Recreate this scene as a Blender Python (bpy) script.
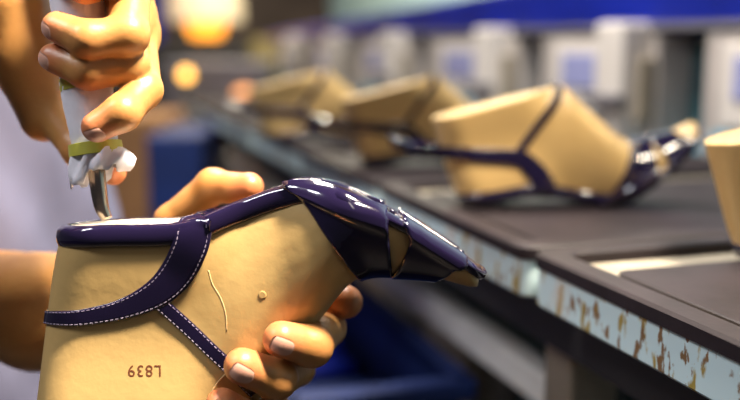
import bpy, bmesh, math, random
import numpy as np
from mathutils import Vector, Matrix
from mathutils.bvhtree import BVHTree

for o in list(bpy.data.objects): bpy.data.objects.remove(o)
SC = bpy.context.scene
COL = SC.collection
random.seed(5)
R = math.radians
# ------------------------------------------------------------------ camera, world, lights
F = 925.0; TH = R(9.5); CZ = 1.30
cam = bpy.data.cameras.new('camera'); camo = bpy.data.objects.new('camera', cam); COL.objects.link(camo)
camo.location = (0, 0, CZ); camo.rotation_euler = (R(90) - TH, 0, 0)
cam.sensor_width = 36; cam.lens = 45; cam.clip_start = .02
cam.dof.use_dof = True; cam.dof.focus_distance = .505; cam.dof.aperture_fstop = 2.9
SC.camera = camo
SC.view_settings.view_transform = 'Standard'; SC.view_settings.look = 'None'
SC.view_settings.exposure = 0.0; SC.view_settings.gamma = 1; SC.view_settings.use_curve_mapping = False
world = bpy.data.worlds.new('world'); SC.world = world; world.use_nodes = True
world.node_tree.nodes['Background'].inputs[0].default_value = (.75, .72, .80, 1)
world.node_tree.nodes['Background'].inputs[1].default_value = .065

def area(name, loc, target, size, power, color, sy=None, spec=1.0):
    l = bpy.data.lights.new(name, 'AREA'); l.energy = power; l.color = color
    l.shape = 'RECTANGLE'; l.size = size; l.size_y = sy or size
    o = bpy.data.objects.new(name, l); COL.objects.link(o); o.location = loc
    l.specular_factor = spec
    o.rotation_euler = (Vector(target) - Vector(loc)).to_track_quat('-Z', 'Y').to_euler()
    return o
area('key_tube', (.46, .34, 2.4), (-.14, .44, 1.2), .12, 11.5, (1, .87, .68), .3).data.spread = R(56)
area('front_fill', (.50, -.5, 2.7), (.55, .9, 1.1), 0.10, 3, (1, .90, .76), 1.2)  # fill added on the camera side to lift the front faces
area('left_fill', (-1.2, .1, 2.6), (.25, .75, 1.0), .14, 20, (.95, .97, 1), .6)  # added fill from the left that brightens the tray frames
area('conveyor_tube', (-.15, 1.25, 2.6), (.55, 1.3, 1.1), .14, 40, (1, .93, .84), .5, .35)
area('far_tube', (-.3, 3.6, 2.8), (-.1, 3.6, 0), .2, 75, (1, .88, .70), 1.6)
area('shirt_fill', (-2.4, 2.6, 2.2), (-.4, .9, 1.1), 1.0, 3, (.82, .80, 1.0))  # added weak soft fill on the shirt, no window there

# ------------------------------------------------------------------ helpers
def W(px, py, d):
    x = (px - 370) / F * d; y = -(py - 200) / F * d
    return Vector((x, d * math.cos(TH) + y * math.sin(TH), CZ - d * math.sin(TH) + y * math.cos(TH)))
def atz(px, py, z):
    l = W(px, py, 1) - Vector((0, 0, CZ)); return Vector((0, 0, CZ)) + l * ((z - CZ) / l.z)
def link(o, parent=None):
    COL.objects.link(o)
    if parent: o.parent = parent
    return o
def mesh_obj(name, verts, faces, mat, parent=None, smooth=True):
    me = bpy.data.meshes.new(name); me.from_pydata([tuple(v) for v in verts], [], faces); me.update()
    if smooth: me.shade_smooth()
    if mat: me.materials.append(mat)
    return link(bpy.data.objects.new(name, me), parent)
def bm_obj(name, bm, mat, parent=None, smooth=False):
    bmesh.ops.recalc_face_normals(bm, faces=bm.faces[:])
    me = bpy.data.meshes.new(name); bm.to_mesh(me); bm.free()
    if smooth: me.shade_smooth()
    me.materials.append(mat)
    return link(bpy.data.objects.new(name, me), parent)
def empty(name, loc=(0, 0, 0), rz=0):
    o = bpy.data.objects.new(name, None); o.location = loc; o.rotation_euler = (0, 0, rz); o.empty_display_size = .05
    return link(o)
def tag(o, label, cat, group=None):
    o['label'] = label; o['category'] = cat
    if group: o['group'] = group
    return o
def struct(o): o['kind'] = 'structure'; return o
def box(bm, c, s, rz=0, bev=0):
    r = bmesh.ops.create_cube(bm, size=1)
    m = Matrix.Translation(c) @ Matrix.Rotation(rz, 4, 'Z') @ Matrix.Diagonal((s[0], s[1], s[2], 1))
    bmesh.ops.transform(bm, matrix=m, verts=r['verts'])
    if bev:
        es = list({e for v in r['verts'] for e in v.link_edges})
        bmesh.ops.bevel(bm, geom=es, offset=bev, segments=2, affect='EDGES', profile=.5)
def tube(bm, pts, rad, seg=14, cap=True):
    pts = [Vector(p) for p in pts]; n = len(pts)
    rad = rad if isinstance(rad, (list, tuple)) else [rad] * n
    rings = []; up = None
    for i, p in enumerate(pts):
        t = (pts[min(i + 1, n - 1)] - pts[max(i - 1, 0)]).normalized()
        if up is None: up = t.orthogonal().normalized()
        up = (up - t * up.dot(t)).normalized(); b = t.cross(up)
        rings.append([bm.verts.new(p + (up * math.cos(a) + b * math.sin(a)) * rad[i]) for a in [2 * math.pi * j / seg for j in range(seg)]])
    for i in range(n - 1):
        for j in range(seg):
            bm.faces.new((rings[i][j], rings[i][(j + 1) % seg], rings[i + 1][(j + 1) % seg], rings[i + 1][j]))
    if cap:
        bm.faces.new(rings[0]); bm.faces.new(rings[-1])
def catmull(P, n, closed=False):
    P = [np.array(p, float) for p in P]; m = len(P); out = []
    for i in range(n):
        x = i / (n - 1) * (m - 1); j = min(int(x), m - 2); f = x - j
        p1, p2 = P[j], P[j + 1]; p0 = P[j - 1] if j > 0 else 2 * p1 - p2; p3 = P[j + 2] if j + 2 < m else 2 * p2 - p1
        out.append(.5 * (2 * p1 + (p2 - p0) * f + (2 * p0 - 5 * p1 + 4 * p2 - p3) * f * f + (3 * p1 - p0 - 3 * p2 + p3) * f ** 3))
    return out
# ------------------------------------------------------------------ materials
def mat(name, col, rough=.5, metal=0, coat=0, noise=0, scale=20, bump=0, bscale=200, sss=0, col2=None, spec=.5):
    m = bpy.data.materials.new(name); m.use_nodes = True; nt = m.node_tree; b = nt.nodes['Principled BSDF']
    b.inputs['Base Color'].default_value = (*col, 1); b.inputs['Roughness'].default_value = rough
    b.inputs['Metallic'].default_value = metal; b.inputs['Coat Weight'].default_value = coat; b.inputs['Coat Roughness'].default_value = .05
    b.inputs['Specular IOR Level'].default_value = spec
    if sss:
        b.inputs['Subsurface Weight'].default_value = sss; b.inputs['Subsurface Radius'].default_value = (.006, .0025, .0015); b.inputs['Subsurface Scale'].default_value = 1
    tc = nt.nodes.new('ShaderNodeTexCoord')
    if noise or col2:
        n = nt.nodes.new('ShaderNodeTexNoise'); n.inputs['Scale'].default_value = scale; n.inputs['Detail'].default_value = 5
        nt.links.new(tc.outputs['Object'], n.inputs['Vector'])
        r = nt.nodes.new('ShaderNodeValToRGB'); nt.links.new(n.outputs['Fac'], r.inputs['Fac'])
        c2 = col2 or tuple(c * (1 - noise) for c in col)
        r.color_ramp.elements[0].color = (*c2, 1); r.color_ramp.elements[0].position = .32
        r.color_ramp.elements[1].color = (*col, 1); r.color_ramp.elements[1].position = .62
        nt.links.new(r.outputs['Color'], b.inputs['Base Color']); m['ramp'] = r.name
    if bump:
        n2 = nt.nodes.new('ShaderNodeTexNoise'); n2.inputs['Scale'].default_value = bscale; n2.inputs['Detail'].default_value = 4
        nt.links.new(tc.outputs['Object'], n2.inputs['Vector'])
        bp = nt.nodes.new('ShaderNodeBump'); bp.inputs['Strength'].default_value = bump; bp.inputs['Distance'].default_value = .001
        nt.links.new(n2.outputs['Fac'], bp.inputs['Height']); nt.links.new(bp.outputs['Normal'], b.inputs['Normal'])
    return m
def emit(name, col, s):
    m = bpy.data.materials.new(name); m.use_nodes = True; b = m.node_tree.nodes['Principled BSDF']
    b.inputs['Base Color'].default_value = (*col, 1); b.inputs['Emission Color'].default_value = (*col, 1); b.inputs['Emission Strength'].default_value = s
    return m
M = {}
M['last'] = mat('last_plastic', (.60, .395, .155), .36, noise=.16, scale=9, bump=.2, bscale=160)
M['last_cut'] = mat('last_plate', (.70, .52, .28), .5, noise=.1)
M['patent'] = mat('purple_patent', (.0105, .0068, .029), .13, coat=1.0, bump=.05, bscale=70, spec=.3)
M['thread'] = mat('stitch_thread', (.46, .38, .50), .6)
M['board'] = mat('insole_board', (.74, .62, .48), .55, noise=.15)
M['ink'] = mat('stamp_ink', (.16, .045, .015), .6)
M['crack'] = mat('scratch_groove', (.70, .50, .25), .5)
M['steel'] = mat('steel', (.42, .36, .30), .22, metal=1)
M['dull_steel'] = mat('dull_steel', (.42, .42, .44), .45, metal=.8, noise=.3)
M['wrap'] = mat('white_wrap', (.84, .81, .90), .75, noise=.12, scale=60, bump=.5, bscale=90)
M['tape'] = mat('yellow_green_tape', (.50, .47, .06), .5)
M['nail'] = mat('nail', (.68, .36, .27), .26, sss=.1)
M['shirt'] = mat('shirt_cloth', (.165, .165, .27), .85, noise=.2, scale=8, bump=.4, bscale=60)
M['trouser'] = mat('trouser_cloth', (.03, .035, .06), .9)
M['hair'] = mat('hair', (.012, .01, .008), .6)
M['shoe'] = mat('worker_shoe', (.02, .018, .016), .5)
M['mat'] = mat('tray_rubber', (.024, .016, .020), .55, noise=.35, scale=25, bump=.25, bscale=120, spec=.35)
M['pale'] = mat('tray_metal', (.40, .35, .27), .75, noise=.3, scale=30)
M['blue'] = mat('blue_plastic', (.004, .016, .30), .35, noise=.4, scale=6)
M['deepblue'] = mat('deep_blue_cloth', (.008, .03, .17), .6, noise=.6, scale=8)
M['white'] = mat('white_paint', (.74, .69, .64), .5, noise=.14, scale=7)
M['panel'] = mat('panel_paint', (.50, .45, .42), .5, noise=.2, scale=9)
M['lilac'] = mat('lilac_glass', (.32, .34, .60), .25)
M['teal'] = mat('gap_shade_teal', (.025, .10, .12), .5, noise=.5, scale=5)  # dark tone carries the shade between the cabinets
M['lightblue'] = mat('pale_blue_paint', (.20, .48, .64), .5, noise=.35, scale=9)
M['wallteal'] = mat('pale_teal_wall', (.50, .74, .78), .7, noise=.15, scale=2)
M['wallwarm'] = mat('warm_wall', (.20, .15, .12), .8, noise=.5, scale=2.5)
M['floor'] = mat('concrete', (.075, .062, .055), .75, noise=.3, scale=4)
M['beige'] = mat('beige_paint', (.34, .29, .22), .5, noise=.2)
M['rail'] = mat('grey_rail', (.78, .75, .70), .45, noise=.3, scale=10)
M['dark'] = mat('dark_metal', (.025, .022, .022), .5)
M['carton'] = mat('carton', (.40, .20, .085), .8, noise=.3, scale=8)
M['greymach'] = mat('grey_machine', (.20, .19, .22), .45, noise=.3, scale=6)
M['bulb'] = emit('warm_bulb', (1, .50, .09), 4.5)
M['glow'] = emit('orange_lamp', (1, .36, .03), 2.6)
M['dimglow'] = emit('dim_lamp', (.9, .36, .12), 1.1)
M['cream'] = emit('lampshade', (.80, .62, .40), .35)
M['olive'] = mat('olive_carton', (.30, .23, .09), .8, noise=.3, scale=6)
# tray frame: pale blue-white paint with brown and yellow glue marks
m = bpy.data.materials.new('tray_frame_paint'); m.use_nodes = True; nt = m.node_tree; b = nt.nodes['Principled BSDF']; b.inputs['Roughness'].default_value = .45
tc = nt.nodes.new('ShaderNodeTexCoord'); mp = nt.nodes.new('ShaderNodeMapping'); mp.inputs['Scale'].default_value = (1, 1, .4)
mp.inputs['Rotation'].default_value = (0, .5, 0)
nt.links.new(tc.outputs['Object'], mp.inputs['Vector'])
prev = None
for (sc, det, p0, p1, c) in ((120, 6, .585, .62, (.24, .13, .05)), (75, 6, .57, .62, (.42, .30, .06)), (22, 4, .56, .72, (.72, .62, .54))):
    n = nt.nodes.new('ShaderNodeTexNoise'); n.inputs['Scale'].default_value = sc; n.inputs['Detail'].default_value = det
    nt.links.new(mp.outputs[0], n.inputs['Vector'])
    rr = nt.nodes.new('ShaderNodeMapRange'); rr.inputs[1].default_value = p0; rr.inputs[2].default_value = p1
    nt.links.new(n.outputs['Fac'], rr.inputs[0])
    mx = nt.nodes.new('ShaderNodeMix'); mx.data_type = 'RGBA'; nt.links.new(rr.outputs[0], mx.inputs[0])
    mx.inputs[7].default_value = (*c, 1)
    if prev is None: mx.inputs[6].default_value = (.66, .84, .88, 1)
    else: nt.links.new(prev, mx.inputs[6])
    prev = mx.outputs[2]
nt.links.new(prev, b.inputs['Base Color']); M['frame'] = m
# skin with redder fingertips (attribute "red")
m = mat('skin', (.55, .285, .105), .40, bump=.22, bscale=260, sss=.12); nt = m.node_tree; b = nt.nodes['Principled BSDF']
at = nt.nodes.new('ShaderNodeAttribute'); at.attribute_name = 'red'
n = nt.nodes.new('ShaderNodeTexNoise'); n.inputs['Scale'].default_value = 55; n.inputs['Detail'].default_value = 4
nt.links.new([x for x in nt.nodes if x.type == 'TEX_COORD'][0].outputs['Object'], n.inputs['Vector'])
mx0 = nt.nodes.new('ShaderNodeMix'); mx0.data_type = 'RGBA'; nt.links.new(n.outputs['Fac'], mx0.inputs[0])
mx0.inputs[6].default_value = (.42, .185, .050, 1); mx0.inputs[7].default_value = (.56, .275, .085, 1)
mx = nt.nodes.new('ShaderNodeMix'); mx.data_type = 'RGBA'; nt.links.new(at.outputs['Fac'], mx.inputs[0])
nt.links.new(mx0.outputs[2], mx.inputs[6]); mx.inputs[7].default_value = (.68, .165, .095, 1)
nt.links.new(mx.outputs[2], b.inputs['Base Color']); M['skin'] = m

# ------------------------------------------------------------------ setting
def slab(name, c, s, m, rz=0):
    bm = bmesh.new(); box(bm, c, s, rz); return struct(bm_obj(name, bm, m))
slab('floor', (0, 2.5, -.05), (9, 9, .1), M['floor'])
slab('wall_back', (0, 6.6, 1.6), (9, .1, 3.4), M['wallwarm'])
CA = R(18)
dc = Vector((-math.sin(CA), math.cos(CA), 0)); dp = Vector((math.cos(CA), math.sin(CA), 0))
A = atz(533, 250, 1.153)                                     # front tray's near far-left corner
def cv(t, o, z): return Vector((A.x, A.y, 0)) + dc * t + dp * o + Vector((0, 0, z))
slab('wall_right', cv(1.6, 1.25, 1.6), (.1, 6.5, 3.4), M['wallteal'], CA)

# ------------------------------------------------------------------ conveyor trays
def tray(t0, t1, label, w=.50):
    root = empty('conveyor_tray', cv((t0 + t1) / 2, w / 2, 1.125), CA)
    L = t1 - t0; zt = .028                                     # local: x across, y along
    def rounded(hx, hy, r, z, n=6):
        out = []
        for cx, cy, a0 in ((hx - r, hy - r, 0), (-hx + r, hy - r, 90), (-hx + r, -hy + r, 180), (hx - r, -hy + r, 270)):
            for i in range(n + 1):
                a = R(a0 + 90 * i / n); out.append((cx + r * math.cos(a), cy + r * math.sin(a), z))
        return out
    def loft(name, rings, m, cap0=True, cap1=True):
        V = [p for r in rings for p in r]; n = len(rings[0]); Fs = []
        for i in range(len(rings) - 1):
            for j in range(n): Fs.append((i * n + j, i * n + (j + 1) % n, (i + 1) * n + (j + 1) % n, (i + 1) * n + j))
        if cap0: Fs.append(tuple(reversed(range(n))))
        if cap1: Fs.append(tuple(range((len(rings) - 1) * n, len(rings) * n)))
        return mesh_obj(name, V, Fs, m, root, False)
    hx, hy = w / 2, L / 2
    loft('frame', [rounded(hx - .002, hy - .002, .010, -.012), rounded(hx, hy, .012, -.010), rounded(hx, hy, .012, .0165)], M['frame'])
    loft('rim', [rounded(hx - .001, hy - .001, .014, .0165), rounded(hx + .0025, hy + .0025, .016, .0175), rounded(hx + .0025, hy + .0025, .016, .026), rounded(hx + .0005, hy + .0005, .015, .028),
                 rounded(hx - .016, hy - .016, .012, .028), rounded(hx - .018, hy - .018, .011, .0265), rounded(hx - .018, hy - .018, .011, .0185)], M['mat'], cap1=False)
    loft('pan', [rounded(hx - .017, hy - .017, .011, .0168), rounded(hx - .017, hy - .017, .011, .0190)], M['pale'])
    mt = loft('mat', [rounded(hx - .026, hy - .042, .01, .0191), rounded(hx - .026, hy - .042, .01, .0232), rounded(hx - .027, hy - .043, .01, .0240)], M['mat'])
    mt.location = (.004, -.016, 0)
    tag(root, label, 'tray', 'conveyor trays')
    return root
TZ = 1.125 + .024
T_LABELS = ['front tray at lower right with glue-stained pale frame', 'second tray with rounded dark rim under the middle sandal on its last',
            'third tray from the front, just left of the nearest full tray', 'fourth tray along the conveyor, behind the third',
            'fifth blurred tray along the conveyor, further off', 'sixth blurred tray along the conveyor, well behind', 'last blurred tray seen at the far left end of the conveyor']
for i, lb in enumerate(T_LABELS):
    if i == 0: tray(-.45, 0, lb)
    else: tray(.012 + .36 * (i - 1), -.008 + .36 * i, lb)

# conveyor stand: side rails under trays, cross members, legs, low rail
cs = empty('conveyor_stand', cv(.8, .23, 0), CA)
def cs_part(name, c, s, m, bev=0):
    bm = bmesh.new(); box(bm, c, s, 0, bev); return bm_obj(name, bm, m, cs)
for x in (-.17, .17): cs_part('side_rail', (x, 0, 1.086), (.03, 2.8, .052), M['dark'])
for y in (-1.2, -.8, -.44, -.08, .28, .64, 1.0, 1.3): cs_part('cross_member', (0, y, 1.086), (.31, .03, .04), M['dark'])
for y in (-.74, .15, 1.2):
    for x in (-.15, .17): cs_part('leg', (x, y, .536), (.045, .045, 1.07), M['beige'], .004)
lr = cs_part('low_rail', (-.105, 0, .965), (.03, 2.8, .035), M['rail'], .004)
cs_part('low_shelf', (.04, 0, .945), (.26, 2.8, .012), M['dark'])
tag(cs, 'conveyor stand with beige legs and a pale low rail beneath the trays', 'conveyor')

# blue crates below/left of the low rail
def crate(loc, s, rz, label, m):
    r = empty('plastic_crate', loc, rz); bm = bmesh.new(); x, y, z = s; th = .008
    box(bm, (0, 0, th / 2), (x, y, th))
    for sg in (-1, 1):
        box(bm, (sg * (x / 2 - th / 2), 0, z / 2), (th, y, z)); box(bm, (0, sg * (y / 2 - th / 2), z / 2), (x, th, z))
    bm_obj('body', bm, m, r)
    bm = bmesh.new()
    for sg in (-1, 1):
        box(bm, (sg * (x / 2 + .004), 0, z - .012), (.024, y + .03, .024), 0, .004); box(bm, (0, sg * (y / 2 + .004), z - .012), (x + .03, .024, .024), 0, .004)
    bm_obj('rim', bm, m, r)
    tag(r, label, 'crate', 'blue crates under the conveyor')
cp = cv(.60, -.005, 0)
crate((cp.x, cp.y, 0), (.19, .56, .30), CA, 'blue crate on the floor, lowest of the stack beneath the conveyor', M['deepblue'])
crate((cp.x + .004, cp.y + .004, .302), (.19, .56, .30), CA + .03, 'blue crate in the middle of the stack beneath the conveyor', M['deepblue'])
crate((cp.x, cp.y, .604), (.19, .56, .33), CA - .02, 'bright blue crate topmost in the stack beneath the conveyor', M['deepblue'])
for i, (z, dx, dy, m_) in enumerate(((.614, .0, -.12, 'blue'), (.614, .0, .14, 'deepblue'), (.735, .004, -.13, 'deepblue'), (.735, -.004, .13, 'blue'))):
    bm = bmesh.new()
    for k in range(4): box(bm, (.003 * math.sin(k * 2.1 + i), .004 * math.cos(k * 3 + i), .014 + k * .0285), (.15, .22, .027), 0, .009)
    q = Vector((cp.x, cp.y, 0)) + dp * dx + dc * dy; o = bm_obj('folded_cloth', bm, M[m_], None, True); o.location = (q.x, q.y, z); o.rotation_euler.z = CA - .02
    tag(o, ('bright blue folded cloth low in the top crate, nearer end', 'dark blue folded cloth low in the top crate, further end', 'dark blue folded cloth on top of the crate pile, nearer end', 'bright blue folded cloth on top of the crate pile, further end')[i], 'cloth', 'folded cloths in the top crate')

# ------------------------------------------------------------------ machine row on the far side
def unit(t0, t1, label, kind):
    r = empty('machine_cabinet', cv((t0 + t1) / 2, .58, 0), CA); L = t1 - t0
    def pb(name, c, s, m, bev=.003):
        bm = bmesh.new(); box(bm, c, s, 0, bev); return bm_obj(name, bm, m, r)
    pb('body', (.10, 0, .66), (.24, L, 1.32), M['panel'], .006)
    pb('column', (-.045, -L / 2 + .055, .668), (.06, .080, 1.336), M['white'], .008)
    pb('bracket', (-.082, -L / 2 + .055, 1.215), (.022, .10, .018), M['greymach'])
    pb('hinge_box', (-.02, -L / 2 + .012, 1.23), (.05, .02, .10), M['beige'])
    fr = pb('front_panel', (-.024, .02, 1.245), (.012, L * .55, .115), M['white'])
    pb('window', (-.029, .02, 1.255), (.010, L * .36, .06), M['lilac']).parent = r
    pb('lower_panel', (-.024, .01, 1.120), (.014, L * .70, .12), M['lightblue'])
    tag(r, label, 'machine', 'machine cabinets behind the conveyor')
unit(.24, .545, 'pale machine cabinet at the far right behind the near last', 0)
unit(.66, 1.03, 'pale machine cabinet behind the middle sandal, white column beside dark gap', 0)
unit(1.14, 1.63, 'pale machine cabinet behind the second row of lasts', 0)
unit(1.76, 2.22, 'blurred pale machine cabinet above the furthest lasts', 0)
unit(2.34, 2.80, 'second to last pale machine cabinet, far down the row', 0)
unit(2.92, 3.38, 'last pale machine cabinet at the far left end of the row', 0)
bm = bmesh.new(); box(bm, cv(1.6, .86, .66), (.03, 3.6, 1.34), CA)  # dark sheet standing for the shade behind the cabinet gaps
tag(bm_obj('gap_shade_back', bm, M['teal']), 'dark teal sheet standing for the shade in the gaps between the pale cabinets', 'board')
bb = empty('blue_cover', cv(1.35, .56, 1.3215), CA)
bm2 = bmesh.new(); box(bm2, (.112, .5, .062), (.22, 3.6, .120), 0, .012)
for v in bm2.verts:                                          # the cover gets thinner towards its far end
    if v.co.z > .06: v.co.z -= .092 * (v.co.y + 1.3) / 3.6
bm_obj('cover', bm2, M['blue'], bb)
bm2 = bmesh.new(); box(bm2, (-.002, .5, .008), (.006, 3.6, .010)); bm_obj('edge_strip', bm2, M['greymach'], bb)
tag(bb, 'long blue cover running along the top of the pale machine cabinets', 'cover')

for (t0, t1, lb) in ((.556, .650, 'pale blue board low in the gap, right of the middle sandal toe'), (1.042, 1.130, 'pale blue board low in the gap behind the middle last')):
    bm = bmesh.new(); box(bm, (0, 0, .585), (.02, t1 - t0, 1.17), 0, .003); o = bm_obj('gap_board', bm, M['lightblue']); p_ = cv((t0 + t1) / 2, .60, 0); o.location = p_; o.rotation_euler.z = CA
    tag(o, lb, 'board', 'pale blue boards in the cabinet gaps')
for (t0, t1, lb) in ((.551, .654, 'dark teal sheet standing for shade in the gap right of the middle sandal toe'), (1.036, 1.134, 'dark teal sheet standing for shade in the gap behind the middle last'),
                     (1.636, 1.754, 'dark teal sheet standing for shade in the gap above the second row last'), (2.226, 2.334, 'dark teal sheet standing for shade in the gap above the furthest last')):
    bm = bmesh.new(); box(bm, (0, 0, .655), (.02, t1 - t0, 1.31), 0, .003); o = bm_obj('gap_shade_sheet', bm, M['teal']); p_ = cv((t0 + t1) / 2, .63, 0); o.location = p_; o.rotation_euler.z = CA  # dark sheet added where the gap is only shaded
    tag(o, lb, 'board', 'dark sheets standing for shade in the cabinet gaps')
# ------------------------------------------------------------------ far clutter
def simple_box(name, c, s, m, rz, label, cat, group=None, bev=.01):
    bm = bmesh.new(); box(bm, (0, 0, s[2] / 2), s, 0, bev); o = bm_obj(name, bm, m); o.location = c; o.rotation_euler.z = rz
    return tag(o, label, cat, group)
# ------------------------------------------------------------------ shoe last (built sole up; 1 unit of u,v = K metres)
K = .52 / F
def LV(u, v, y=0.0): return Vector(((u - 250) * K, y, -(v - 230) * K))
SOLE = [(63, 231), (120, 228), (190, 225), (240, 207), (275, 194), (300, 188), (326, 189), (350, 197), (390, 216), (430, 239), (462, 260), (478, 272)]
BOT = [(33, 420), (88, 420), (166, 420), (236, 420), (286, 362), (318, 323), (347, 287), (370, 275), (402, 275), (436, 278), (466, 286), (477, 287)]
WID = [46, 46, 44, 42, 46, 55, 62, 63, 57, 47, 38, 32]
FORE = [0, 0, 0, .25, .7, 1, 1, 1, 1, 1, 1, 1]
NS = 111
SP = catmull(SOLE, NS); BP = catmull(BOT, NS); WP = [float(x[0]) for x in catmull([(w,) for w in WID], NS)]; FP = [min(1, max(0, float(x[0]))) for x in catmull([(w,) for w in FORE], NS)]
SP[0] = np.array(SOLE[0], float)
def sec_w(i):
    u = SP[i][0]; w = WP[i]
    a = min(1, max(0, (u - 63) / 50)); c = min(1, max(0, (479.5 - u) / 16))
    return w * math.sqrt(max(0, 1 - (1 - a) ** 2)) * math.sqrt(max(0, 1 - (1 - c) ** 2))
TT = [0, .004, .012, .03, .06, .1, .15, .2, .25, .3, .35, .4, .45, .5, .55, .6, .65, .7, .75, .8, .85, .9, .94, .97, .985, .995, 1]
QA = [float(np.interp(k / 100, [0, .08, .16, .25, .33, .42, .52, .62, .72, .85, 1], [.97, 1.0, .99, .955, .91, .865, .84, .85, .89, .96, 1.02])) for k in range(101)]
QA = list(np.convolve(np.pad(QA, 6, mode='edge'), np.ones(13) / 13, 'valid'))
def q(i, t):
    f = FP[i]; e = 1
    if t < .06: e = .86 + .14 * math.sqrt(max(0, 1 - (1 - t / .06) ** 2))
    qa = QA[min(100, int(t * 100 + .5))] * (1 if t < .96 else .93 + .07 * math.sqrt(max(0, 1 - ((t - .96) / .04) ** 2)))
    qf = (1 - t ** 2.3) ** .55
    a = waist(i)
    return e * (qa * (1 - f) + qf * f) * (1 - a) + a * float(np.interp(t, [0, .06, .15, .3, .45, .6, .75, .87, .95, 1], [.74, .80, .88, .97, 1, .97, .87, .66, .40, .40 * (1 - f)]))
def waist(i):
    # the arch: narrow at the sole edge, full in the flank
    u = SP[i][0]; x = min(1, max(0, (u - 205) / 45)) * min(1, max(0, (352 - u) / 42)); return x * x * (3 - 2 * x)
def sole_w(i): return sec_w(i) * (1 - .22 * waist(i))
def lp(i, t, side):
    s, b = SP[i], BP[i]; p = s * (1 - t) + b * t
    bulge = 0
    if i < 40: bulge = -3.5 * math.sin(math.pi * t ** .7) * (1 - i / 40)
    return LV(p[0] + bulge, p[1], side * sec_w(i) * q(i, t) * K)
def build_last(name):
    V = []; Fc = []; ring = None
    for i in range(NS):
        s, b = SP[i], BP[i]
        r = [lp(i, 0, 0)] + [lp(i, t, -1) for t in TT] + [lp(i, 1, 0)] + [lp(i, t, 1) for t in reversed(TT)]
        if ring is None: ring = len(r)
        V += r
    for i in range(NS - 1):
        for j in range(ring):
            Fc.append((i * ring + j, i * ring + (j + 1) % ring, (i + 1) * ring + (j + 1) % ring, (i + 1) * ring + j))
    Fc.append(tuple(range(ring))); Fc.append(tuple((NS - 1) * ring + j for j in reversed(range(ring))))
    bm = bmesh.new(); vs = [bm.verts.new(p) for p in V]
    for f in Fc:
        try: bm.faces.new([vs[k] for k in f])
        except ValueError: pass
    bmesh.ops.remove_doubles(bm, verts=bm.verts[:], dist=.00008)
    bmesh.ops.triangulate(bm, faces=[f for f in bm.faces if len(f.verts) > 4])
    bmesh.ops.recalc_face_normals(bm, faces=bm.faces[:])
    bmesh.ops.dissolve_degenerate(bm, edges=bm.edges[:], dist=.00005)
    bvh = BVHTree.FromBMesh(bm)
    last_me = bpy.data.meshes.new(name); bm.to_mesh(last_me); bm.free(); last_me.shade_smooth(); last_me.materials.append(M['last'])
    try: last_me.set_sharp_from_angle(angle=R(42))
    except Exception: pass
    return last_me, bvh
last_me, BVH = build_last('shoe_last')
BP_full = BP
def low_ankle(p, i):
    lim = 376 + (p[0] - 40) * .06
    if p[1] <= lim: return p
    s_ = SP[i]; f = (lim - s_[1]) / (p[1] - s_[1]); return s_ + (p - s_) * f
BP = [low_ankle(p, i) for i, p in enumerate(BP_full)]
low_me, low_BVH = build_last('shoe_last_low')
BP = BP_full
def near(u, v, side=-1):
    y = -.02
    for _ in range(3):                                       # the near flank is a little closer than the mid plane
        k = (.52 + y) / .52; a, b = 370 + (u - 370) * k, 200 + (v - 200) * k
        h = BVH.ray_cast(LV(a, b, side * .2), Vector((0, -side, 0)))
        p = h[0] if h[0] is not None else BVH.find_nearest(LV(a, b, side * 40 * K))[0]
        y = -abs(p.y)
    return p
def snap(p):
    c, n, _, _ = BVH.find_nearest(p)
    return c, n

def strip(centre, widths, thick, lift, n=90, cross=9):
    """band laid on the last: centre = 3D guide points, widths and lift in units of K"""
    P = [Vector(p) for p in catmull(centre, n)]; Wd = [float(x[0]) for x in catmull([(w,) for w in widths], n)]; Lf = [float(x[0]) for x in catmull([(w,) for w in lift], n)]
    N = []
    for p in P: N.append(snap(p)[1])
    N = [sum((N[max(0, min(n - 1, i + d))] for d in range(-3, 4)), Vector()).normalized() for i in range(n)]
    rows = []; frames = []
    for i in range(n):
        base, _ = snap(P[i]); far = max(0, (P[i] - base).length - 6 * K)
        t = (P[min(n - 1, i + 1)] - P[max(0, i - 1)]).normalized(); b = t.cross(N[i]).normalized(); row = []
        for (cx, h) in ((-1, -.3), (-1, .55), (-.95, .9), (-.6, 1), (0, 1), (.6, 1), (.95, .9), (1, .55), (1, -.3)):
            g = P[i] + b * (cx * Wd[i] / 2 * K); c, _ = snap(g)
            d = (c - P[i])
            c = P[i] + b * (cx * Wd[i] / 2 * K) + N[i] * max(-14 * K, min(14 * K, (c - g).dot(N[i]))) if far <= 0 else g
            row.append(c + N[i] * (h * thick + Lf[i] * K))
        rows.append(row); frames.append((t, b, N[i]))
    return rows, frames
def strip_mesh(name, rows, m, parent):
    n = len(rows); c = len(rows[0]); Vv = [p for r in rows for p in r]; Ff = []
    for i in range(n - 1):
        for j in range(c): Ff.append((i * c + j, i * c + (j + 1) % c, (i + 1) * c + (j + 1) % c, (i + 1) * c + j))
    Ff.append(tuple(range(c))); Ff.append(tuple(reversed(range((n - 1) * c, n * c))))
    return mesh_obj(name, Vv, Ff, m, parent)
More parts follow.
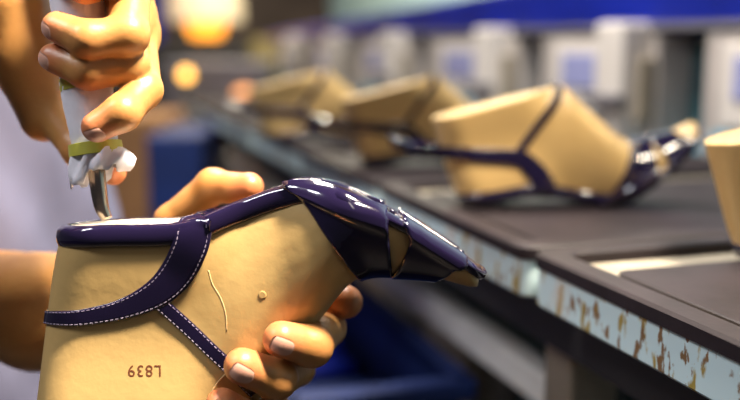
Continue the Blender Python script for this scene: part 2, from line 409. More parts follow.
def stitches(rows, frames, parent, pitch=.0028, frac=.80, skip=0):
    bm = bmesh.new()
    for sg in (-1, 1):
        acc = 0; lastp = None
        for i in range(skip, len(rows) - skip - 1):
            def pt(k):
                c, e = rows[k][4], rows[k][7 if sg > 0 else 1]
                return c.lerp(e, frac) + frames[k][2] * .0002
            p0, p1 = pt(i), pt(i + 1); seg = (p1 - p0).length
            if seg < 1e-7: continue
            while acc < seg:
                p = p0.lerp(p1, acc / seg); t = (p1 - p0).normalized(); nn = frames[i][2]; b = t.cross(nn).normalized(); nn = b.cross(t)
                r = bmesh.ops.create_cube(bm, size=1)
                mm = Matrix((t * .00165, b * .00042, nn * .0005)).transposed().to_4x4(); mm.translation = p
                bmesh.ops.transform(bm, matrix=mm, verts=r['verts']); acc += pitch
            acc -= seg
    return bm_obj('stitching', bm, M['thread'], parent)

SPa = np.array(SP); BPa = np.array(BP)
def lpf(x, t, side):
    i = min(NS - 2, max(0, int(x))); f = x - i
    return lp(i, t, side).lerp(lp(i + 1, t, side), f)
def inv(u, v):
    fr = np.linspace(0, NS - 1, (NS - 1) * 10 + 1); i0 = np.minimum(fr.astype(int), NS - 2); f = (fr - i0)[:, None]
    s_ = SPa[i0] * (1 - f) + SPa[i0 + 1] * f; b_ = BPa[i0] * (1 - f) + BPa[i0 + 1] * f
    d = b_ - s_; w = np.array((u, v)) - s_; t = np.clip((w * d).sum(1) / (d * d).sum(1), 0, 1)
    e = np.linalg.norm(w - d * t[:, None], axis=1); k = int(e.argmin())
    return float(fr[k]), float(t[k])
def poly(P, x):
    P = catmull(P, 41); return P[min(40, max(0, int(round(x * 40))))]
def panel(name, Lc, Rc, parent, na=24, nb=30, off=.0012, thick=.0012):
    """purple panel wrapping the forefoot from one sole edge round to the other"""
    outer = []; nrm = []
    for a in range(na + 1):
        ro = []
        for bI in range(-nb, nb + 1):
            x = 1 - abs(bI) / nb; side = -1 if bI < 0 else 1
            l, r = poly(Lc, x), poly(Rc, x); p = l + (r - l) * (a / na); kk = 1 - .05 * min(1, x * 2.2); p = np.array((370 + (p[0] - 370) * kk, 200 + (p[1] - 200) * kk)); i, t = inv(p[0], p[1])
            if bI == 0: t = 1
            if x == 0: t = 0
            c = lpf(i, t, side); _, nn = snap(c)
            if x == 0: c = c + Vector((0, 0, 6.9 * K)); nn = Vector((nn.x * .3, side * 1.0, .3)).normalized()
            ro.append((c, nn, 1 - x))
        outer.append(ro)
    m2 = 2 * nb + 1
    def smn(a, j):
        s = Vector()
        for da in (-2, -1, 0, 1, 2):
            for dj in (-2, -1, 0, 1, 2): s += outer[min(na, max(0, a + da))][min(m2 - 1, max(0, j + dj))][1]
        return s.normalized()
    Vv = []; Ff = []
    for lay in (0, 1):
        for a in range(na + 1):
            for j in range(m2):
                c, _, e = outer[a][j]; nn = smn(a, j); edge = 1 if 0 < a < na else .5
                ex = .0026 * min(1, max(0, (e - .62) / .16))
                Vv.append(c + nn * ((off + thick * edge + ex) if lay == 0 else -.0003))
    N1 = (na + 1) * m2
    for a in range(na):
        for j in range(m2 - 1):
            k = a * m2 + j; Ff.append((k, k + 1, k + m2 + 1, k + m2)); Ff.append((N1 + k, N1 + k + m2, N1 + k + m2 + 1, N1 + k + 1))
    for a in range(na):
        for j in (0, m2 - 1):
            k = a * m2 + j; Ff.append((k, k + m2, N1 + k + m2, N1 + k))
    for j in range(m2 - 1):
        for a in (0, na):
            k = a * m2 + j; Ff.append((k, k + 1, N1 + k + 1, N1 + k))
    bm = bmesh.new(); vv = [bm.verts.new(p) for p in Vv]
    for f in Ff: bm.faces.new([vv[k] for k in f])
    bmesh.ops.remove_doubles(bm, verts=bm.verts[:], dist=.00003)
    return bm_obj(name, bm, M['patent'], parent, True)

def build_sandal(kind, glints):
    root = empty('sandal')
    # outline of the sole edge
    out = []
    for i in range(NS): out.append((SP[i][0], SP[i][1], sole_w(i)))
    tip = [(479.5, 271.5, 13), (481, 272, 7), (481.5, 272, 0)]
    half = [(u, v, -w) for u, v, w in out] + [(u, v, -w) for u, v, w in tip]
    loop = half + [(u, v, -w) for u, v, w in reversed(half[:-1])]
    pts = [LV(u, v, y * K) for u, v, y in loop]
    # resample evenly along the loop
    d = [0]
    for a, b_ in zip(pts, pts[1:]): d.append(d[-1] + (b_ - a).length)
    n = 220; rs = []; j = 0
    for k in range(n):
        x = d[-1] * k / n
        while d[j + 1] < x: j += 1
        f = (x - d[j]) / max(1e-9, d[j + 1] - d[j]); rs.append(pts[j].lerp(pts[j + 1], f))
    def thick_at(u): return float(np.interp(u, [58, 180, 290, 345, 400, 484], [21, 22, 23, 15, 13, 13]))
    rows = []; O = []
    for k in range(n):
        p = rs[k]; t = rs[(k + 1) % n] - rs[k - 1]; t.normalize(); o = Vector((t.x, t.y, 0)).normalized().cross(Vector((0, 0, 1)))
        O.append(o)
    for k in range(n):
        p = rs[k]; o = sum((O[(k + d_) % n] for d_ in range(-3, 4)), Vector()).normalized(); up = Vector((0, 0, 1))
        u = p.x / K + 250; th = thick_at(u) * K; tp = 6.5 * K
        row = []
        for (a, h) in ((-.0050, tp), (-.0012, tp + .0003), (.0004, tp - .0001), (.0018, tp - .0011), (.0027, tp - .0028), (.0032, tp - .5 * th), (.0029, -th + tp + .0030), (.0020, -th + tp + .0011), (.0006, -th + tp + .0001), (-.002, -th + tp + .002)):
            row.append(p + o * a + up * h)
        rows.append(row)
    c = len(rows[0]); Vv = [p for r in rows for p in r]; Ff = []
    for i in range(n):
        for jx in range(c): Ff.append((i * c + jx, i * c + (jx + 1) % c, ((i + 1) % n) * c + (jx + 1) % c, ((i + 1) % n) * c + jx))
    mesh_obj('sole_rim', Vv, Ff, M['patent'], root)
    # insole: bare board at the heel and shank, purple lining under the toes
    def plate(name, i0, i1, m):
        Vv = []; Ff = []; m2 = 13; ni = i1 - i0 + 1
        for lay in (6.0, .6):
            for i in range(i0, i1 + 1):
                for x in range(m2):
                    y = -1 + 2 * x / (m2 - 1); Vv.append(LV(SP[i][0], SP[i][1] - lay, y * sole_w(i) * .97 * K))
        N1 = ni * m2
        for i in range(ni - 1):
            for x in range(m2 - 1):
                k = i * m2 + x; Ff.append((k, k + m2, k + m2 + 1, k + 1)); Ff.append((N1 + k, N1 + k + 1, N1 + k + m2 + 1, N1 + k + m2))
        return mesh_obj(name, Vv, Ff, m, root)
    split = next(i for i in range(NS) if SP[i][0] > 312)
    plate('insole', 1, split, M['board'])['label'] = 'pale bare insole board'
    plate('insole_lining', split, NS - 2, M['patent'])
    # straps
    nearc = [(200, 210), (197, 225), (190, 246), (176, 272), (155, 292), (122, 307), (85, 315), (54, 317)]
    wid = [35, 35, 34, 33, 28, 20, 16, 14]; lift = [8.5, 7.5, 5.4, 1.4, 1, 1, 1, 1]
    if kind == 'snug':
        g = [near(u, v, -1) for u, v in nearc] + [near(47.5, 317, -1)] + [LV(45, 317, 0)] + [near(47.5, 317, 1)] + [near(u, v, 1) for u, v in reversed(nearc)]
        w = wid + [13, 13, 13] + wid[::-1]; lf = lift + [1, 1, 1] + lift[::-1]
        rows, fr = strip(g, w, .0011, lf, n=150)
        st = strip_mesh('heel_strap', rows, M['patent'], root); stitches(rows, fr, st, skip=2)
    else:
        nb = nearc[:5]
        loop_pts = [(100, 306), (55, 318), (15, 329), (-20, 345)]
        def lpnt(u, v, s): return LV(u, v, s * float(np.interp(u, [-20, 60, 100], [22, 38, 46])) * K)
        g = [near(u, v, -1) for u, v in nb] + [lpnt(u, v, -1) for u, v in loop_pts] + [LV(-34, 352, 0)] + [lpnt(u, v, 1) for u, v in loop_pts[::-1]] + [near(u, v, 1) for u, v in nb[::-1]]
        w = wid[:5] + [23, 21, 20, 20, 20, 20, 20, 21, 23] + wid[4::-1]; lf = lift[:5] + [1] * 9 + lift[4::-1]
        rows, fr = strip(g, w, .0011, lf, n=170)
        strip_mesh('heel_strap', rows, M['patent'], root)
    nt_ = [(158, 300), (180, 320), (205, 344), (228, 366), (243, 381)]
    g = [near(u, v, -1) for u, v in nt_] + [LV(256, 391, 0)] + [near(u, v, 1) for u, v in nt_[::-1]]
    w = [14, 14, 14, 14, 14, 14, 14, 14, 14, 14, 14]
    rows, fr = strip(g, w, .0010, [0.6] * 11, n=120)
    st = strip_mesh('ankle_strap', rows, M['patent'], root)
    if kind == 'snug': stitches(rows, fr, st, skip=2)
    panel('vamp', [(287, 188), (304, 200), (330, 238), (357, 279)], [(384, 212), (388, 232), (391, 255), (393, 277)], root)
    panel('toe_band', [(399, 221), (408, 238), (402, 258), (392, 277)], [(462, 261), (456, 266), (450, 272), (440, 279)], root, off=.0018)
    def sphere(name, c, r, m):
        bm = bmesh.new(); bmesh.ops.create_uvsphere(bm, u_segments=14, v_segments=9, radius=r)
        bmesh.ops.translate(bm, verts=bm.verts, vec=c); return bm_obj(name, bm, m, root, True)
    if glints:
        for s in (-1, 1):
            for (u, v) in ((362, 268), (352, 252)):
                p = near(u, v, s); nn = snap(p)[1]; sphere('glint_stud', p + nn * .0028, .0035, M['steel'])  # steel beads added to stand for round highlights on the patent
    else:
        for (u, v, y) in ((384, 205, -49), (391, 209, -47), (452, 245, -36), (458, 249, -34)):
            sphere('glint_stud', LV(u, v, y * K), .0017, M['patent'])
    return root

# stamped number and scratch on the last
fc = bpy.data.curves.new('stamp', 'FONT'); fc.body = 'L839'; fc.size = 1; fc.align_x = 'CENTER'; fc.space_character = 1.12
fo = bpy.data.objects.new('stamp_tmp', fc); COL.objects.link(fo)
dg = bpy.context.evaluated_depsgraph_get(); tm = bpy.data.meshes.new_from_object(fo.evaluated_get(dg)); bpy.data.objects.remove(fo)
def last_details(parent, scratch):
    for side in (-1, 1):
        Vv = []
        for v in tm.vertices:
            u = 143 - v.co.x * 16.0 * (1 if side < 0 else -1); w = 370.5 + (v.co.y - .36) * 16.5
            p = near(u, w, side); Vv.append(p + Vector((0, side * .00018, 0)))
        o = mesh_obj('stamp', Vv, [tuple(p.vertices) for p in tm.polygons], M['ink'], parent, False); o['label'] = 'reddish brown stamped number'
    if scratch:
        for name, pp, r in (('scratch', [(208, 268), (212, 282), (220, 296), (225, 312), (226, 330)], .00032), ('seam', [(226, 372), (215, 384), (206, 400), (200, 414)], .0004)):
            bm = bmesh.new(); tube(bm, [near(*catmull(pp, 30)[k]) + Vector((0, .0001, 0)) for k in range(30)], r, 6)
            bm_obj(name, bm, M['crack'], parent, True)
        bm = bmesh.new(); p = near(262, 293); nn = snap(p)[1]
        tube(bm, [p - nn * .0005, p + nn * .0002, p + nn * .0004], [.0023, .0023, .0017], 16); bm_obj('peg', bm, M['last'], parent, False)

def new_last(me):
    o = bpy.data.objects.new('shoe_last', me); COL.objects.link(o); return o
HELD = Matrix.Translation(W(250, 230, .52)) @ Matrix.Rotation(-TH + R(3.0), 4, 'X')
last0 = new_last(last_me); last_details(last0, True); last0.matrix_world = HELD
tag(last0, 'tan plastic shoe last held upside down in the hands, stamped L839', 'shoe last', 'shoe lasts')
sand0 = build_sandal('snug', False); sand0.matrix_world = HELD
tag(sand0, 'purple patent sandal stretched over the upside-down last held in the hands', 'sandal', 'purple sandals on lasts')

lastB = new_last(low_me); last_details(lastB, False); sandB = build_sandal('loose', True)
def dup(o):
    c = o.copy(); COL.objects.link(c)
    for ch in list(o.children):
        d_ = ch.copy(); COL.objects.link(d_); d_.parent = c; d_.matrix_parent_inverse = ch.matrix_parent_inverse.copy()
        for g in list(ch.children):
            e_ = g.copy(); COL.objects.link(e_); e_.parent = d_
    return c
def stand(pair, pt, yaw, ll, sl):
    rot = Matrix.Rotation(R(yaw), 4, 'Z') @ Matrix.Rotation(R(-10.6), 4, 'Y') @ Matrix.Rotation(math.pi, 4, 'X')
    h = rot @ LV(75, 222, 0)
    zmin = min((rot @ v.co).z for ch in pair[1].children if ch.type == 'MESH' for v in ch.data.vertices)
    loc = Vector((pt.x - h.x, pt.y - h.y, TZ - zmin + .0003))
    for o, lb, ct, gp in ((pair[0], ll, 'shoe last', 'shoe lasts'), (pair[1], sl, 'sandal', 'purple sandals on lasts')):
        o.matrix_world = Matrix.Translation(loc) @ rot; tag(o, lb, ct, gp)
pairs = [(lastB, sandB)] + [(dup(lastB), dup(sandB if i < 2 else sand0)) for i in range(3)]
for ch in list(pairs[3][1].children):                      # the nearest sandal has its heel strap undone
    if ch.name.startswith('heel_strap'):
        for g in list(ch.children): bpy.data.objects.remove(g)
        bpy.data.objects.remove(ch)
stand(pairs[0], atz(467, 205, TZ), 2, 'tan shoe last standing on the second tray, middle of the picture', 'purple sandal with loose heel strap on the middle last, toe pointing right')
stand(pairs[1], atz(368, 166, TZ), 4, 'tan shoe last on the third tray, partly behind the middle one', 'blurred purple sandal on the third tray behind the middle sandal')
stand(pairs[2], atz(272, 143, TZ), 6, 'tan shoe last furthest away, blurred at the far left of the row', 'blurred purple sandal furthest away at the left end of the row')
stand(pairs[3], atz(748, 260, TZ), 2, 'tan shoe last on the front tray, cut off by the right picture edge', 'purple sandal on the nearest tray, only its heel in view at right edge')
# ------------------------------------------------------------------ worker (implicit surface -> mesh)
def surface_nets(f, lo, hi, h):
    lo = np.array(lo); hi = np.array(hi); n = np.ceil((hi - lo) / h).astype(int) + 1
    X = (lo[0] + h * np.arange(n[0], dtype=np.float32))[:, None, None]; Y = (lo[1] + h * np.arange(n[1], dtype=np.float32))[None, :, None]; Z = (lo[2] + h * np.arange(n[2], dtype=np.float32))[None, None, :]
    D = f(X.astype(np.float32), Y.astype(np.float32), Z.astype(np.float32)).astype(np.float32)
    D = np.pad(D[1:-1, 1:-1, 1:-1], 1, constant_values=h)
    S = D < 0; nx, ny, nz = D.shape
    cs = [(a, b, c) for a in (0, 1) for b in (0, 1) for c in (0, 1)]
    cnt = sum(S[a:nx - 1 + a, b:ny - 1 + b, c:nz - 1 + c].astype(np.int8) for a, b, c in cs)
    act = (cnt > 0) & (cnt < 8); idx = np.full(act.shape, -1, np.int64); cells = np.argwhere(act); idx[act] = np.arange(len(cells))
    acc = np.zeros((len(cells), 3)); num = np.zeros(len(cells))
    for i, c0 in enumerate(cs):
        for c1 in cs[i + 1:]:
            if sum(abs(p - r) for p, r in zip(c0, c1)) != 1: continue
            d0 = D[cells[:, 0] + c0[0], cells[:, 1] + c0[1], cells[:, 2] + c0[2]]; d1 = D[cells[:, 0] + c1[0], cells[:, 1] + c1[1], cells[:, 2] + c1[2]]
            m_ = (d0 < 0) != (d1 < 0); t = np.where(m_, d0 / np.where(m_, d0 - d1, 1), 0)
            for k in range(3): acc[:, k] += np.where(m_, c0[k] + t * (c1[k] - c0[k]), 0)
            num += m_
    V = lo + h * (cells + acc / num[:, None]); Q = []
    for ax in range(3):
        a = [slice(None)] * 3; b_ = [slice(None)] * 3; a[ax] = slice(0, -1); b_[ax] = slice(1, None)
        ch = S[tuple(a)] != S[tuple(b_)]; e = np.argwhere(ch)
        u, v = [(1, 2), (2, 0), (0, 1)][ax]
        ok = (e[:, u] > 0) & (e[:, v] > 0) & (e[:, u] < D.shape[u] - 1) & (e[:, v] < D.shape[v] - 1); e = e[ok]
        def at_(du, dv):
            g = e.copy(); g[:, u] -= du; g[:, v] -= dv; return idx[g[:, 0], g[:, 1], g[:, 2]]
        qd = np.stack([at_(1, 1), at_(0, 1), at_(0, 0), at_(1, 0)], 1)
        inside = S[e[:, 0], e[:, 1], e[:, 2]]; qd[~inside] = qd[~inside][:, ::-1]; Q.append(qd)
    Q = np.concatenate(Q)
    for _ in range(2):                                       # light relaxation of the surface
        acc = np.zeros_like(V); cn = np.zeros(len(V))
        for a, b in ((0, 1), (1, 2), (2, 3), (3, 0)):
            for p, r in ((a, b), (b, a)):
                for k in range(3): acc[:, k] += np.bincount(Q[:, p], V[Q[:, r], k], len(V))
                cn += np.bincount(Q[:, p], minlength=len(V))
        V = V * .5 + .5 * acc / np.maximum(cn, 1)[:, None]
    return V, Q
def cap(X, Y, Z, a, b, ra, rb):
    a = np.array(a, np.float32); b = np.array(b, np.float32); d = b - a; L = float(d @ d)
    t = np.clip(((X - a[0]) * d[0] + (Y - a[1]) * d[1] + (Z - a[2]) * d[2]) / L, 0, 1)
    return np.sqrt((X - a[0] - t * d[0]) ** 2 + (Y - a[1] - t * d[1]) ** 2 + (Z - a[2] - t * d[2]) ** 2) - (ra + t * (rb - ra))
def ell(X, Y, Z, c, r):
    k = np.sqrt(((X - c[0]) / r[0]) ** 2 + ((Y - c[1]) / r[1]) ** 2 + ((Z - c[2]) / r[2]) ** 2); return (k - 1) * min(r)
def smin(a, b, k):
    h = np.clip(.5 + .5 * (b - a) / k, 0, 1); return b + (a - b) * h - k * h * (1 - h)
def chain(X, Y, Z, P, r, k=.004, bump=.0012):
    d = None
    for i in range(len(P) - 1):
        c = cap(X, Y, Z, P[i], P[i + 1], r[i], r[i + 1]); d = c if d is None else smin(d, c, k)
    return d
def pw(l): return [W(px, py, d) for px, py, d in l]
def hand_field(palm, fingers, kf=.007):
    def f(X, Y, Z):
        p = None
        for a, b, ra, rb in palm:
            c = cap(X, Y, Z, a, b, ra, rb); p = c if p is None else smin(p, c, .014)
        out = p
        for P, r in fingers:
            d = chain(X, Y, Z, P, r); out = np.minimum(out, smin(p, d, kf))
        return out
    return f
# right hand: comes from above, wraps the tool; tips point back to the left
wr = W(55, -112, .575)
RF = [(pw([(132, -32, .538), (128, 35, .503), (88, 40, .4955), (58, 27, .501)]), [.0115, .0110, .0102, .0086]),
      (pw([(130, 12, .546), (129, 66, .514), (88, 71, .504), (54, 58, .508)]), [.0112, .0108, .0100, .0082]),
      (pw([(137, 36, .552), (144, 90, .519), (122, 113, .500), (97, 127, .499)]), [.0110, .0100, .0098, .0085]),
      (pw([(120, -75, .545), (118, -20, .508), (85, -14, .502), (60, -22, .505)]), [.0105, .0095, .009, .0078]),
      (pw([(18, 10, .575), (40, 95, .580), (80, 150, .566), (113, 172, .552)]), [.0200, .0135, .0105, .0080])]
Rp = [(wr, RF[0][0][0], .024, .014), (wr, RF[1][0][0], .024, .013), (wr, RF[2][0][0], .022, .013), (wr, RF[3][0][0], .022, .013),
      (W(0, -60, .580), W(26, 60, .580), .024, .0190), (W(26, 60, .580), W(44, 118, .580), .0190, .0150)]
elR = Vector((-.50, .47, 1.40)); shR = Vector((-.46, .70, 1.41))
Rp.append((elR, wr, .044, .030))
# left hand: behind the last, thumb over the sole, fingers round the instep
wl = W(40, 312, .628)
LF = [(pw([(165, 262, .600), (172, 222, .586), (213, 186, .575), (231, 188, .569), (249, 187, .565)]), [.0150, .0110, .0107, .0088, .0090]),
      (pw([(255, 262, .590), (305, 284, .580), (346, 302, .562)]), [.0112, .0110, .0102]),
      (pw([(240, 288, .594), (327, 328, .566), (312, 346, .504), (281, 339, .4925)]), [.0115, .0112, .0112, .0098]),
      (pw([(225, 315, .596), (296, 368, .566), (276, 379, .5035), (242, 366, .490)]), [.0115, .0112, .0110, .0098]),
      (pw([(205, 338, .596), (272, 408, .566), (250, 421, .505), (222, 404, .494)]), [.0105, .0100, .0098, .0088])]
Lp = [(wl, LF[1][0][0], .030, .014), (wl, LF[2][0][0], .030, .014), (wl, LF[3][0][0], .030, .014), (wl, LF[4][0][0], .028, .013), (wl, LF[0][0][0], .028, .017)]
elL = Vector((-.47, .80, 1.11)); shL = Vector((-.42, 1.03, 1.41))
Lp.append((elL, wl, .046, .037))
body_parts = []
for palm, fing, lo_x in ((Rp, RF, -.50), (Lp, LF, -.47)):
    pts = [p for P, _ in fing for p in P] + [palm[0][0]]
    lo = [max(lo_x, min(p[k] for p in pts) - .05) if k == 0 else min(p[k] for p in pts) - .05 for k in range(3)]
    lo[0] = min(p.x for p in pts) - .045
    hi = [max(p[k] for p in pts) + .03 for k in range(3)]
    body_parts.append(surface_nets(hand_field(palm, fing), lo, hi, .0012))
def body_field(X, Y, Z, grow=0.0):
    c = Vector((-.42, .86, 0))
    d = ell(X, Y, Z, (c.x, c.y, 1.22), (.125, .185, .27))
    d = smin(d, ell(X, Y, Z, (c.x, c.y, .98), (.125, .17, .16)), .08)
    d = smin(d, cap(X, Y, Z, shR, shL, .06, .06), .06)
    d = smin(d, cap(X, Y, Z, (c.x, c.y, 1.40), (c.x + .03, c.y, 1.53), .058, .054), .03)
    d = smin(d, ell(X, Y, Z, (c.x + .045, c.y - .01, 1.63), (.095, .076, .118)), .02)
    d = smin(d, ell(X, Y, Z, (c.x + .085, c.y - .012, 1.575), (.05, .05, .05)), .03)
    d = smin(d, cap(X, Y, Z, (c.x + .135, c.y - .012, 1.645), (c.x + .153, c.y - .013, 1.612), .010, .014), .012)
    for s in (-1, 1): d = smin(d, ell(X, Y, Z, (c.x + .04, c.y + s * .080, 1.62), (.018, .010, .032)), .008)
    for sh, el, w_ in ((shR, elR, wr), (shL, elL, wl)):
        d = smin(d, cap(X, Y, Z, sh, el, .052, .043), .03); d = smin(d, cap(X, Y, Z, el, el.lerp(w_, .8), .043, .034), .02)
    for s in (-1, 1):
        d = smin(d, cap(X, Y, Z, (c.x, c.y + s * .09, .92), (c.x + .01, c.y + s * .10, .50), .088, .058), .04)
        d = smin(d, cap(X, Y, Z, (c.x + .01, c.y + s * .10, .50), (c.x - .01, c.y + s * .10, .09), .058, .04), .03)
    return d
body_parts.append(surface_nets(body_field, (-.66, .42, .05), (-.15, 1.16, 1.80), .010))
Vb = np.concatenate([p[0] for p in body_parts]); off = 0; Qb = []
for p in body_parts: Qb.append(p[1] + off); off += len(p[0])
Qb = np.concatenate(Qb)
base = Vector((-.42, .86, 0))
person = empty('person', base)
me = bpy.data.meshes.new('body'); me.from_pydata((Vb - np.array(base)).tolist(), [], Qb.tolist()); me.update(); me.shade_smooth(); me.materials.append(M['skin'])
tips = [(P[-1], 1.0) for P, _ in RF + LF] + [(P[-2], .25) for P, _ in RF + LF]
red = np.zeros(len(Vb))
for p, wgt in tips:
    dd = np.linalg.norm(Vb - np.array(p), axis=1); red = np.maximum(red, wgt * np.clip(1.1 - dd / .016, 0, 1))
at_ = me.attributes.new('red', 'FLOAT', 'POINT'); at_.data.foreach_set('value', (red * .8).astype(np.float32))
body = bpy.data.objects.new('body', me); link(body, person)
bmh = bmesh.new(); bmh.from_mesh(me); HB = BVHTree.FromBMesh(bmh); bmh.free()
def nail(tip, prev, nrm, wd, ln, fwd=.0025):
    """a curved nail laid on the back of a fingertip"""
    ax = (tip - prev).normalized(); nrm = (nrm - ax * nrm.dot(ax)).normalized(); sd = ax.cross(nrm)
    nu, nv = 10, 10; Vv = []; Ff = []; o = tip + ax * fwd - base
    for lay in (1, 0):
        for i in range(nu + 1):
            for j in range(nv + 1):
                x = -1 + 2 * i / nu; y = -1 + 2 * j / nv
                px = x * math.sqrt(1 - y * y / 2); py = y * math.sqrt(1 - x * x / 2)
                px = math.copysign(abs(px) ** .8, px); py = math.copysign(abs(py) ** .8, py)
                p = o + sd * (px * wd) + ax * (py * ln); h = HB.ray_cast(p + nrm * .03, -nrm)
                q_ = h[0] if h[0] is not None and (h[0] - p).length < .02 else p
                Vv.append(q_ + nrm * ((.00042 - .00045 * max(abs(x), abs(y)) ** 4) if lay else -.0004))
    n1 = (nu + 1) * (nv + 1)
    for i in range(nu):
        for j in range(nv):
            k = i * (nv + 1) + j; Ff.append((k, k + nv + 1, k + nv + 2, k + 1)); Ff.append((n1 + k, n1 + k + 1, n1 + k + nv + 2, n1 + k + nv + 1))
    bd = [i * (nv + 1) for i in range(nu + 1)] + [nu * (nv + 1) + j for j in range(1, nv + 1)] + [i * (nv + 1) + nv for i in reversed(range(nu))] + [j for j in reversed(range(1, nv))]
    for a, b_ in zip(bd, bd[1:] + bd[:1]): Ff.append((a, b_, n1 + b_, n1 + a))
    mesh_obj('fingernail', Vv, Ff, M['nail'], body)
toc = Vector((0, -math.cos(TH), math.sin(TH)))               # towards where the viewer stands
CU = Vector((0, math.sin(TH), math.cos(TH))); CR = Vector((1, 0, 0))
nail(LF[2][0][3], LF[2][0][2], toc * 1 - CU * .25, .0052, .0062)
nail(LF[3][0][3], LF[3][0][2], toc * 1 - CU * .25, .0052, .0064)
nail(LF[4][0][3], LF[4][0][2], toc * 1 - CU * .2, .0046, .0056)
nail(LF[0][0][4], LF[0][0][3], CU * .3 - toc, .0055, .006)
nail(LF[1][0][2], LF[1][0][1], CR - toc * .5, .005, .006)
nail(RF[0][0][3], RF[0][0][2], toc * .75 - CU * .55 - CR * .4, .0046, .0052)
nail(RF[1][0][3], RF[1][0][2], toc * .6 - CU * .3 - CR * .5, .0046, .0052)
nail(RF[2][0][3], RF[2][0][2], toc * .8 - CU * .8, .0048, .0056)
# clothes follow the body
def shirt_field(X, Y, Z):
    c = base
    d = ell(X, Y, Z, (c.x + .01, c.y, 1.22), (.145, .20, .29))
    d = smin(d, ell(X, Y, Z, (c.x + .012, c.y, 1.0), (.152, .195, .24)), .09)
    d = smin(d, cap(X, Y, Z, shR, shL, .070, .070), .06)
    for sh, el in ((shR, elR), (shL, elL)): d = smin(d, cap(X, Y, Z, sh, sh.lerp(el, .62), .070, .066), .04)
    fold = .004 * np.sin(38 * Z + 22 * Y + 6 * np.sin(9 * Y)) + .003 * np.sin(60 * Y - 18 * Z)
    d = d + fold
    d = np.maximum(d, -cap(X, Y, Z, (c.x, c.y, 1.44), (c.x + .06, c.y, 1.62), .066, .075))
    d = np.maximum(d, .80 - Z)
    return d
Vs, Qs = surface_nets(shirt_field, (-.70, .45, .76), (-.20, 1.20, 1.55), .009)
sh_ = mesh_obj('shirt', Vs - np.array(base), Qs.tolist(), M['shirt'], person); sh_.modifiers.new('smooth', 'SMOOTH').iterations = 3
def trouser_field(X, Y, Z):
    c = base; d = ell(X, Y, Z, (c.x, c.y, .92), (.135, .18, .14))
    for s in (-1, 1):
        d = smin(d, cap(X, Y, Z, (c.x, c.y + s * .09, .90), (c.x + .01, c.y + s * .10, .50), .098, .074), .03); d = smin(d, cap(X, Y, Z, (c.x + .01, c.y + s * .10, .50), (c.x, c.y + s * .10, .07), .074, .062), .03)
    return np.maximum(np.maximum(d, .045 - Z), Z - .99)
Vs, Qs = surface_nets(trouser_field, (-.62, .58, .02), (-.22, 1.14, 1.03), .010)
mesh_obj('trousers', Vs - np.array(base), Qs.tolist(), M['trouser'], person)
for s in (-1, 1):
    Vs, Qs = surface_nets(lambda X, Y, Z: np.maximum(smin(ell(X, Y, Z, (base.x + .06, base.y + s * .10, .03), (.14, .050, .060)), ell(X, Y, Z, (base.x - .01, base.y + s * .10, .07), (.06, .05, .07)), .02), -Z), (-.60, base.y + s * .1 - .08, -.02), (-.18, base.y + s * .1 + .08, .17), .008)
    mesh_obj('shoe', Vs - np.array(base), Qs.tolist(), M['shoe'], person)
def hair_field(X, Y, Z):
    c = base; d = ell(X, Y, Z, (c.x + .036, c.y - .008, 1.648), (.104, .085, .118))
    return np.maximum(d, -(Z - 1.655 + .55 * (c.x + .085 - X)) * .8 + 0 * Y)
Vs, Qs = surface_nets(hair_field, (-.52, .74, 1.45), (-.24, .97, 1.80), .008)
mesh_obj('hair', Vs - np.array(base), Qs.tolist(), M['hair'], person)
for s in (-1, 1):
    bm = bmesh.new(); bmesh.ops.create_uvsphere(bm, u_segments=12, v_segments=8, radius=.012); bmesh.ops.translate(bm, verts=bm.verts, vec=(.127, s * .032 - .01, 1.645)); bm_obj('eye', bm, M['white'], body, True)
bm = bmesh.new(); tube(bm, [(.128, -.034, 1.578), (.135, -.012, 1.577), (.128, .012, 1.578)], [.003, .006, .003], 8); bm_obj('mouth', bm, M['nail'], body, True)
tag(person, 'person in a pale lilac shirt working a wrapped tool over a sandal sole', 'person')

# ------------------------------------------------------------------ the wrapped tool
tool = empty('hand_tool', W(104, 217, .521))
tb = Vector(tool.location)
def tool_tube(name, pts, rad, m, seg=26, rough=0):
    bm = bmesh.new(); P = [Vector(p) for p in catmull([p - tb for p in pw(pts)], 40)]; r = [float(x[0]) for x in catmull([(r_,) for r_ in rad], 40)]
    tube(bm, P, r, seg)
    if rough:
        for v in bm.verts:
            n_ = math.sin(v.co.z * 900 + v.co.x * 700) * .5 + math.sin(v.co.z * 420 - v.co.x * 1100 + 1) ; v.co += Vector((v.co.x * .02, 0, 0)) + Vector((math.sin(v.co.z * 500), math.cos(v.co.z * 640), 0)) * rough * n_ * .5
    return bm_obj(name, bm, m, tool, True)
tool_tube('handle', [(72, -70, .524), (76, -20, .522), (82, 40, .521), (88, 95, .521), (97, 152, .521)], [.0130, .0150, .0135, .0140, .0120], M['wrap'], rough=.0006)
o = tool_tube('tape', [(86, 78, .521), (87.5, 90, .521)], [.0146, .0146], M['tape']); o['label'] = 'yellow-green tape band round the handle'
o = tool_tube('tape', [(95.0, 143, .521), (96.6, 155, .521)], [.0146, .0150], M['tape']); o['label'] = 'yellow-green tape band at the lower end'
o = tool_tube('shank', [(95, 150, .521), (97, 175, .521), (99.5, 195, .521), (102, 208, .521), (107, 219, .521)], [.0048, .0048, .0045, .0040, .0030], M['steel'], 18); o['label'] = 'bent steel shank'
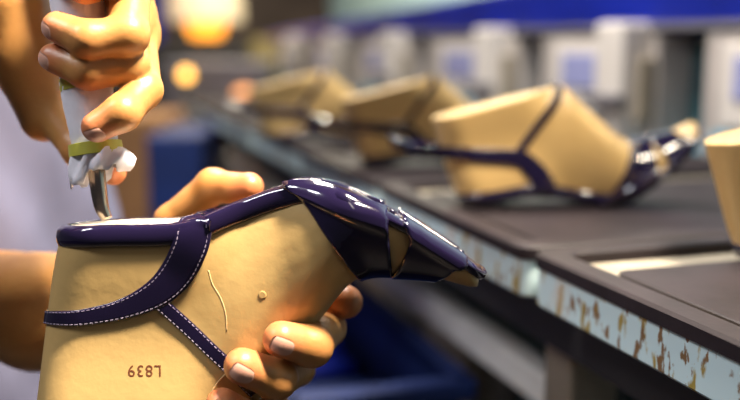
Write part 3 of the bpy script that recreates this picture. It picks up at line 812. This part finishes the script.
# torn paper skirt under the lower tape
bm = bmesh.new(); ns_ = 40; rows = []
ax0, ax1 = W(96, 147, .521) - tb, W(98, 184, .521) - tb
for lay in (0, 1):
    for k in range(6):
        rw = []
        for j in range(ns_):
            a = 2 * math.pi * j / ns_; ln = .78 - .26 * math.cos(a) + .10 * math.sin(a * 3 + 1) + .09 * math.sin(a * 7) + .06 * math.sin(a * 13 + 2)
            f = k / 5; c = ax0.lerp(ax1, f * ln); r_ = (.0130 - lay * .0006) + .0022 * f + .0016 * math.sin(a * 5 + f * 3) * f + .0012 * math.sin(a * 9 - f * 5) + .0060 * max(0, math.cos(a)) ** 2 * math.sin(math.pi * min(1, f * .8 + .1))
            rw.append(bm.verts.new(c + CR * (math.cos(a) * r_) + toc * (math.sin(a) * r_)))
        rows.append(rw)
for lay in (0, 1):
    for k in range(5):
        for j in range(ns_):
            q4 = (rows[lay * 6 + k][j], rows[lay * 6 + k][(j + 1) % ns_], rows[lay * 6 + k + 1][(j + 1) % ns_], rows[lay * 6 + k + 1][j])
            bm.faces.new(q4)
for k in (0, 5):
    for j in range(ns_): bm.faces.new((rows[k][j], rows[k][(j + 1) % ns_], rows[6 + k][(j + 1) % ns_], rows[6 + k][j]))
o = bm_obj('paper_wrap', bm, M['wrap'], tool, True); o['label'] = 'torn white paper at the lower end'
tag(tool, 'bent steel tool with white wrapped handle held against the sandal sole', 'tool')

# ------------------------------------------------------------------ blurred workshop far behind
fl = 0.0
def far(name, px0, px1, py0, py1, d, depth, m, label, cat, group=None, to_floor=True):
    a, b_ = W(px0, py1, d), W(px1, py0, d)
    z0 = 0 if to_floor else a.z
    return simple_box(name, ((a.x + b_.x) / 2, (a.y + b_.y) / 2 + depth / 2, z0), (b_.x - a.x, depth, b_.z - z0), m, 0, label, cat, group)
far('machine', 165, 262, 62, 200, 3.4, .5, M['greymach'], 'grey machine far behind, under the yellow lamp', 'machine')
far('carton', 85, 160, 118, 200, 2.7, .4, M['carton'], 'brown carton stack standing low behind the tool', 'carton')
far('carton', 252, 338, 38, 200, 4.6, .5, M['olive'], 'olive beige carton stack far behind the row of lasts', 'carton')
far('blue_bin', 148, 203, 134, 300, 2.0, .3, M['deepblue'], 'dark blue bin on the floor behind the hand on the last', 'bin')
far('cabinet', 120, 246, 42, 52, 4.4, .4, M['dark'], 'dark cabinet under the big orange lamp far behind', 'cabinet')
sh = W(0, 42, 4.4).z
pp = W(157, 42, 4.5); simple_box('blue_board', (pp.x, pp.y, sh + .0005), (.05, .10, .55), M['blue'], 0, 'blue board standing upright on the dark cabinet', 'board')
def lathe(name, prof, m, parent, seg=28):
    bm = bmesh.new(); rs = [[bm.verts.new((r * math.cos(2 * math.pi * j / seg), r * math.sin(2 * math.pi * j / seg), z)) for j in range(seg)] for r, z in prof]
    for i in range(len(rs) - 1):
        for j in range(seg): bm.faces.new((rs[i][j], rs[i][(j + 1) % seg], rs[i + 1][(j + 1) % seg], rs[i + 1][j]))
    return bm_obj(name, bm, m, parent, True)
def lamp(px, py, d, r, m, shade, label, z0):
    p = W(px, py, d); o = empty('work_lamp', (p.x, p.y, z0)); h = p.z - z0
    lathe('base', [(.001, 0), (.07, 0), (.07, .02), (.012, .03), (.012, max(.04, h - r * .8)), (.001, max(.04, h - r * .8))], M['dark'], o)
    lathe('bulb', [(.001, h - r), (r * .6, h - r * .8), (r, h), (r * .6, h + r * .8), (.001, h + r)], m, o)
    if shade: lathe('lamp_shade', [(r * 1.9, h + r * .2), (r * 1.7, h + r * 2.6), (r * 1.66, h + r * 2.6), (r * 1.86, h + r * .2), (r * 1.9, h + r * .2)], M['cream'], o)
    return tag(o, label, 'lamp', 'work lamps far behind')
lamp(206, 26, 4.6, .10, M['glow'], True, 'big orange glowing lamp with pale shade on the dark cabinet', sh)
lamp(186, 75, 3.2, .024, M['bulb'], False, 'small bright yellow lamp on a thin post far behind', 0)
lamp(244, 101, 3.2, .050, M['dimglow'], False, 'dim orange lamp on a thin post beside the furthest last', 0)
